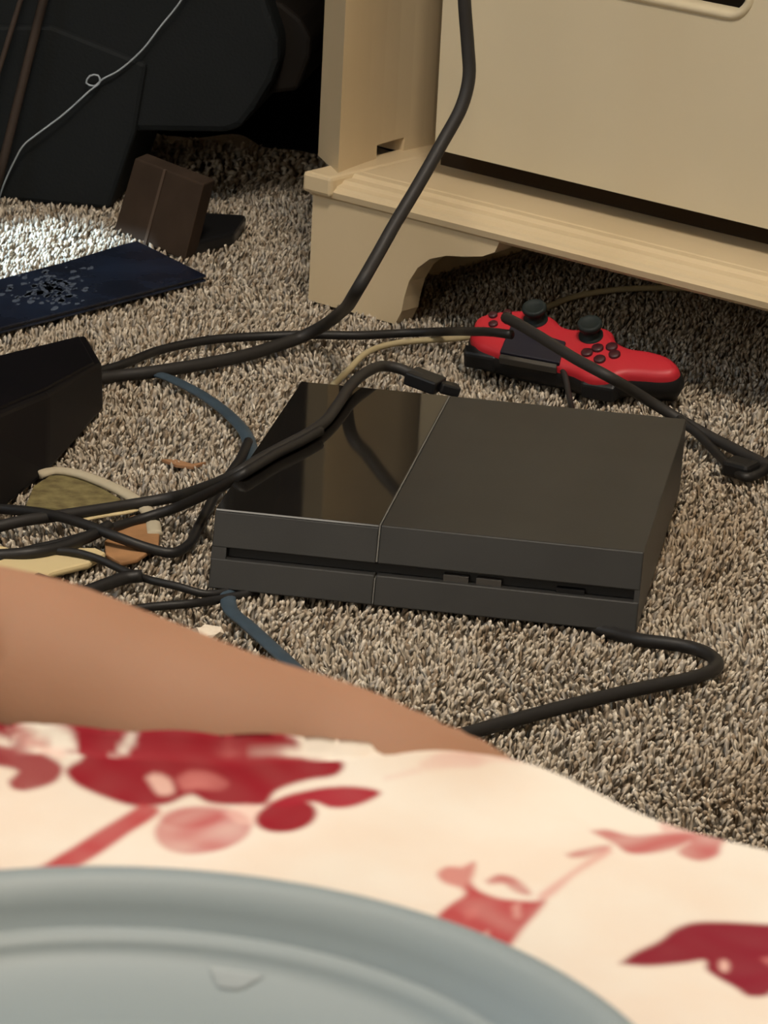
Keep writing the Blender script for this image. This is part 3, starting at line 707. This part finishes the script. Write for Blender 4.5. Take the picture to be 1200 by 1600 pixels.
hem_px = [(-420, 1090), (-200, 1105), (0, 1113), (120, 1117), (250, 1124), (380, 1130), (500, 1134), (560, 1137), (640, 1139), (735, 1146), (790, 1154), (830, 1163), (870, 1177), (910, 1196), (960, 1222), (1010, 1246), (1060, 1266), (1110, 1281), (1160, 1293), (1210, 1303), (1400, 1345), (1700, 1400), (2200, 1480)]
hem = smooth_path([surf(x, y) for x, y in hem_px], .004)
hem2 = np.stack([(hem-CAM) @ RH, (hem-CAM) @ FH], 1)      # lateral, forward
lat = np.concatenate([np.linspace(-.32, -.115, 60, endpoint=False), np.arange(-.115, .105, .00055), np.arange(.105, .24, .0014), np.linspace(.24, .52, 50)])
fwd_of = np.interp(lat, hem2[:, 0], hem2[:, 1])
tt = np.concatenate([-np.array([.022, .0215, .021, .020, .018, .016, .014, .012, .010, .008, .006, .004, .002])[:0], np.array([0.0]), np.arange(.0006, .21, .00055), np.linspace(.21, .52, 50)])
# drop profile at the far edge: (backwards offset t, fall)
drop = [(.004, .34), (.0035, .25), (.003, .15), (.002, .08), (.0, .040), (-.001, .028), (-.001, .018), (.001, .010), (.004, .005), (.008, .002)]
def quilt_z(L, T):
    return QZ + .0016*np.sin(L*38+1.2)*np.sin(T*33+.4)+.0010*np.sin(L*81+T*57)
nl = len(lat); rows = []
right = 1/(1+np.exp(-(lat-.035)/.006))       # the quilt hangs over the bed side only right of the leg
for t, dz in drop:
    f_ = fwd_of-t; XX = CAM[0]+RH[0]*lat+FH[0]*f_; YY = CAM[1]+RH[1]*lat+FH[1]*f_
    z = cloth_top(XX, YY)-np.minimum(dz, .004+right*.40)
    rows.append(np.stack([lat, f_, z], 1))
for t in tt:
    if t < .010: continue
    f_ = fwd_of-t; XX = CAM[0]+RH[0]*lat+FH[0]*f_; YY = CAM[1]+RH[1]*lat+FH[1]*f_
    rows.append(np.stack([lat, f_, cloth_top(XX, YY)+quilt_z(lat, t)-QZ], 1))
G = np.stack(rows); nr = len(rows)
VV = (CAM*np.array([1, 1, 0]))[None, None]+G[..., 0:1]*RH+G[..., 1:2]*FH+G[..., 2:3]*EZ
idx = np.arange(nr*nl).reshape(nr, nl)
FF = np.stack([idx[:-1, :-1], idx[1:, :-1], idx[1:, 1:], idx[:-1, 1:]], -1).reshape(-1, 4)
me = bpy.data.meshes.new('floral_quilt')
me.vertices.add(nr*nl); me.vertices.foreach_set('co', VV.reshape(-1))
me.loops.add(FF.size); me.loops.foreach_set('vertex_index', FF.reshape(-1).astype(np.int32))
me.polygons.add(len(FF)); me.polygons.foreach_set('loop_start', (np.arange(len(FF))*4).astype(np.int32)); me.update(calc_edges=True)
print('quilt verts', nr*nl)
# printed flowers, laid out in cloth coordinates (lateral, forward)
def cl(pts):
    P = np.array([surf(x, y) for x, y in pts]); return np.stack([(P-CAM) @ RH, (P-CAM) @ FH], 1)
XY = G[..., :2].reshape(-1, 2)
def sdf(poly):
    "signed distance, negative inside"
    lo = poly.min(0)-.004; hi2 = poly.max(0)+.004
    sel = np.where(((XY > lo) & (XY < hi2)).all(1))[0]
    if not len(sel): return sel, None
    p = XY[sel]; d = np.full(len(p), 1e9); ins = np.zeros(len(p), bool)
    for a, b in zip(poly, np.roll(poly, -1, 0)):
        e = b-a; w = p-a; q = np.clip((w @ e)/(e @ e+1e-15), 0, 1)
        d = np.minimum(d, np.hypot(*(w-q[:, None]*e).T))
        c = ((a[1] <= p[:, 1]) & (b[1] > p[:, 1])) | ((b[1] <= p[:, 1]) & (a[1] > p[:, 1]))
        with np.errstate(divide='ignore', invalid='ignore'):
            xi = a[0]+(p[:, 1]-a[1])*(b[0]-a[0])/(b[1]-a[1])
        ins ^= c & (p[:, 0] < xi)
    return sel, np.where(ins, -d, d)
CREAM = np.array([.77, .705, .625]); DK = np.array([.26, .006, .016]); MD = np.array([.42, .035, .045]); PK = np.array([.60, .21, .20]); FT = np.array([.76, .50, .44]); DP_ = np.array([.20, .008, .022])
tint = np.tile(CREAM, (len(XY), 1))
nz = .5+.25*np.sin(XY[:, 0]*410+3*np.sin(XY[:, 1]*170))+.25*np.sin(XY[:, 1]*370+2*np.sin(XY[:, 0]*230))
def paint(px, col, soft=.0009, alpha=1.0, mott=0.0, closed=True, off=(0, 0)):
    pts_ = cl(px)
    if closed and len(pts_) > 4:
        sp_ = smooth_path(np.c_[np.vstack([pts_, pts_[:1]]), np.zeros(len(pts_)+1)], .0015)[:-1, :2]
    else: sp_ = pts_
    sel, d = sdf(sp_+np.array(off))
    if d is None: return
    a = np.clip(.5-d/(2*soft), 0, 1)*alpha*(1-mott*nz[sel])
    tint[sel] = tint[sel]*(1-a[:, None])+col*a[:, None]
def ell(cx, cy, rx, ry, n=14, rot=0): return [(cx+rx*math.cos(a)*math.cos(rot)-ry*math.sin(a)*math.sin(rot), cy+rx*math.cos(a)*math.sin(rot)+ry*math.sin(a)*math.cos(rot)) for a in np.arange(n)*2*math.pi/n]
def motif_all(off=(0, 0)):
    k = dict(off=off)
    paint([(-60, 1085), (0, 1090), (40, 1112), (75, 1140), (120, 1165), (112, 1120), (70, 1100), (190, 1100), (330, 1105), (420, 1112), (470, 1135), (440, 1152), (385, 1160), (390, 1168), (450, 1168), (505, 1180), (537, 1200), (528, 1216), (480, 1222), (430, 1236), (415, 1255), (370, 1252), (325, 1246), (300, 1234), (262, 1248), (215, 1253), (165, 1242), (115, 1220), (103, 1200), (130, 1180)], DK, mott=.03, **k)
    paint([(-90, 1130), (0, 1150), (40, 1160), (80, 1180), (98, 1196), (90, 1216), (60, 1228), (20, 1228), (14, 1214), (28, 1200), (0, 1190), (-90, 1190)], DK, alpha=.95, mott=.08, **k)
    paint([(10, 1112), (50, 1122), (105, 1175), (95, 1182), (60, 1160)], FT, alpha=.9, mott=.4, **k)
    paint([(172, 1170), (190, 1140), (205, 1118), (216, 1122), (205, 1145), (185, 1170)], CREAM*.97, alpha=.9, **k)
    paint([(335, 1150), (355, 1140), (385, 1150), (360, 1160)], PK, alpha=.35, **k)
    paint([(228, 1212), (240, 1205), (265, 1212), (272, 1232), (250, 1236)], FT, alpha=.9, **k)
    paint([(275, 1212), (295, 1200), (330, 1202), (358, 1218), (345, 1228), (310, 1226), (285, 1228)], PK, alpha=.85, mott=.5, **k)
    paint([(222, 1248), (250, 1256), (200, 1292), (140, 1332), (92, 1360), (68, 1382), (0, 1388), (-90, 1392), (-90, 1362), (0, 1355), (50, 1350), (100, 1322), (160, 1285)], MD, alpha=.95, mott=.08, **k)
    paint(ell(318, 1290, 76, 39), PK*np.array([.82, .7, .75]), alpha=.9, mott=.35, **k)
    paint(ell(300, 1268, 50, 16), MD, alpha=.5, mott=.4, **k)
    paint([(350, 1262), (385, 1252), (410, 1262), (398, 1288), (375, 1284)], FT, alpha=.6, **k)
    paint(ell(447, 1281, 48, 28), DK, mott=.02, **k)
    paint([(412, 1258), (445, 1245), (480, 1240), (520, 1238), (560, 1242), (594, 1252), (575, 1266), (545, 1275), (515, 1274), (490, 1262), (450, 1264)], DK*np.array([1.25, 1.8, 1.6]), mott=.04, **k)
    paint([(655, 1205), (680, 1190), (720, 1182), (780, 1176), (830, 1168), (862, 1178), (830, 1190), (770, 1195), (740, 1206), (700, 1210), (660, 1216)], PK, alpha=.42, mott=.5, **k)
    paint([(600, 1226), (655, 1212), (656, 1220), (600, 1234)], PK, alpha=.2, **k)
    paint([(922, 1300), (945, 1295), (985, 1304), (1030, 1300), (1060, 1298), (1110, 1299), (1165, 1288), (1148, 1304), (1128, 1318), (1122, 1334), (1092, 1343), (1062, 1334), (1060, 1326), (1078, 1314), (1055, 1324), (1010, 1334), (980, 1334), (960, 1320)], MD, alpha=.85, mott=.3, **k)
    paint([(884, 1341), (905, 1333), (940, 1324), (955, 1322), (948, 1332), (915, 1344), (890, 1346)], MD, alpha=.7, mott=.3, **k)
    paint([(1030, 1282), (1070, 1280), (1080, 1297), (1035, 1298)], PK, alpha=.5, **k)
    paint([(1045, 1266), (1080, 1264), (1105, 1272), (1060, 1275)], PK, alpha=.55, **k)
    paint([(948, 1328), (956, 1331), (900, 1372), (850, 1410), (840, 1408), (895, 1366)], PK, alpha=.6, **k)
    paint([(674, 1452), (684, 1430), (706, 1412), (726, 1400), (722, 1390), (694, 1378), (684, 1364), (700, 1354), (722, 1356), (740, 1348), (740, 1366), (736, 1380), (750, 1396), (780, 1408), (815, 1412), (838, 1412), (852, 1410), (842, 1426), (820, 1448), (800, 1472), (786, 1486), (765, 1484), (740, 1478), (715, 1464)], MD, alpha=.95, mott=.15, **k)
    paint([(684, 1362), (702, 1352), (738, 1350), (738, 1372), (720, 1390), (694, 1378)], FT, alpha=.45, mott=.4, **k)
    paint([(758, 1380), (778, 1371), (800, 1376), (826, 1396), (828, 1404), (806, 1400), (785, 1386), (765, 1386)], MD, alpha=.8, mott=.3, **k)
    paint([(720, 1425), (745, 1420), (750, 1432), (730, 1440)], PK, alpha=.5, **k)
    paint([(800, 1420), (812, 1414), (812, 1436), (804, 1436)], FT, alpha=.6, **k)
    paint([(745, 1470), (762, 1456), (760, 1476), (750, 1482)], CREAM, alpha=.7, **k)
    paint([(968, 1502), (990, 1486), (1030, 1466), (1055, 1446), (1085, 1434), (1130, 1430), (1200, 1430), (1300, 1434), (1330, 1480), (1300, 1540), (1215, 1548), (1196, 1562), (1170, 1562), (1150, 1545), (1120, 1524), (1104, 1510), (1102, 1494), (1070, 1500), (1010, 1506)], DP_*1.1, mott=.02, **k)
    paint(ell(1132, 1503, 7, 11), FT, **k)
    paint([(1190, 1488), (1215, 1482), (1240, 1500), (1200, 1500)], PK, alpha=.6, **k)
motif_all()
motif_all(off=(.235, -.02)); motif_all(off=(-.25, .0)); motif_all(off=(.03, -.22))
C4 = np.ones((len(XY), 4), np.float32); C4[:, :3] = tint
at = me.color_attributes.new('tint', 'FLOAT_COLOR', 'POINT'); at.data.foreach_set('color', C4.reshape(-1))
q = link('floral_quilt', me, m_quilt, None, True)
tag(q, 'cream quilt printed with dark red flowers in the foreground over the leg', 'quilt')
# mattress and bed base, standing behind the quilt's hanging edge
def bedpoly(inset):
    L = [-.60, -.10, .0, .05, .10, .20, .50]
    f = [np.interp(l, hem2[:, 0], hem2[:, 1]) for l in L]
    f = [max(v_, f[3]) for v_ in f[:3]]+f[3:]
    out = [(l, v_-inset) for l, v_ in zip(L, f)]
    out[0] = (-.60, out[1][1]+.06); out[1] = (-.10, out[2][1]+.012)
    out += [(.50, -.35), (-.60, -.35)]
    return [CAM*np.array([1, 1, 0])+RH*l+FH*v_ for l, v_ in out]
bed = empty('bed', CAM*np.array([1, 1, 0])+FH*.3, 'bed edge beneath the floral quilt, foreground', 'bed')
p = bedpoly(.016)
bm = bmesh.new(); hull8(bm, [a+EZ*.20 for a in p], [a+EZ*MZ for a in p]); obj('mattress', bm, m_sheet, bed, bevel=.008)
p = bedpoly(.03)
bm = bmesh.new(); hull8(bm, [a+EZ*.0 for a in p], [a+EZ*.198 for a in p]); obj('bed_base', bm, m_dark_wood_shade, bed)
# quilt filling: the wadding layer that gives the quilt its thickness
# leg: skinned chain, knee off the left edge, foot under the quilt
def leg():
    S_ = LEGS.copy()
    S_[:, 3] = np.maximum(S_[:, 3], .01)
    bm = bmesh.new(); P = S_[:, :3]; R = S_[:, 3]
    T = np.gradient(P, axis=0); T /= np.linalg.norm(T, axis=1)[:, None]
    rings = []; n = 28
    for i in range(len(P)):
        s_ = np.cross(T[i], EZ); s_ /= np.linalg.norm(s_); b_ = np.cross(s_, T[i])
        rings.append([bm.verts.new(tuple(P[i]+R[i]*(math.cos(a)*s_+math.sin(a)*b_*(1 if math.sin(a) > 0 else .96)))) for a in np.arange(n)*2*math.pi/n])
    for a, b in zip(rings, rings[1:]):
        for k in range(n): bm.faces.new((a[k], a[(k+1) % n], b[(k+1) % n], b[k]))
    bm.faces.new(rings[0][::-1]); bm.faces.new(rings[-1])
    bm.normal_update()
    o = obj('person', bm, m_skin, None, smooth=True)
    tag(o, 'bare leg of a person on the bed, foot under the floral quilt', 'person')
leg()
# plate
c_far = fl(250, 1374, QZ+.013); pc = c_far-FH*.117; pc[2] = QZ+.0025
prof = [(0, .0045), (.040, .0045), (.0455, .0052), (.0485, .0070), (.0510, .0070), (.054, .0056), (.059, .0045), (.086, .0045), (.0900, .0068), (.0925, .0100), (.0948, .0072), (.0968, .0040), (.0990, .0046), (.103, .0100), (.108, .0140), (.112, .0150), (.115, .0144), (.117, .0120), (.1165, .0085), (.108, .0045), (.098, .0012), (.094, 0), (.060, 0), (0, 0)]
o = obj('plate', lathe_bm(prof, pc, 160), m_plate, None, smooth=True)
tag(o, 'round grey plastic plate with stepped rim resting on the floral quilt', 'plate')
# faint glare on the plate, painted as a small pale patch
sp = fl(368, 1522, QZ+.0075)
bm = bmesh.new()
ring0 = [bm.verts.new((sp[0]+.0055*math.cos(a)*(1+.2*math.sin(3*a)), sp[1]+.007*math.sin(a), QZ+.00735)) for a in np.arange(20)*2*math.pi/20]
bm.faces.new(ring0)
obj('plate_glare', bm, mat('pale_glare', (.31, .35, .37), .35), o)

# ceiling lamp housing where the warm light comes from
lm = empty('ceiling_lamp', (.35, -.75, 2.28), 'round flush ceiling lamp', 'lamp')
obj('lamp_base', lathe_bm([(0, .12), (.2, .12), (.2, .09), (0, .09)], (.35, -.75, 2.28), 32), m_ceiling, lm)
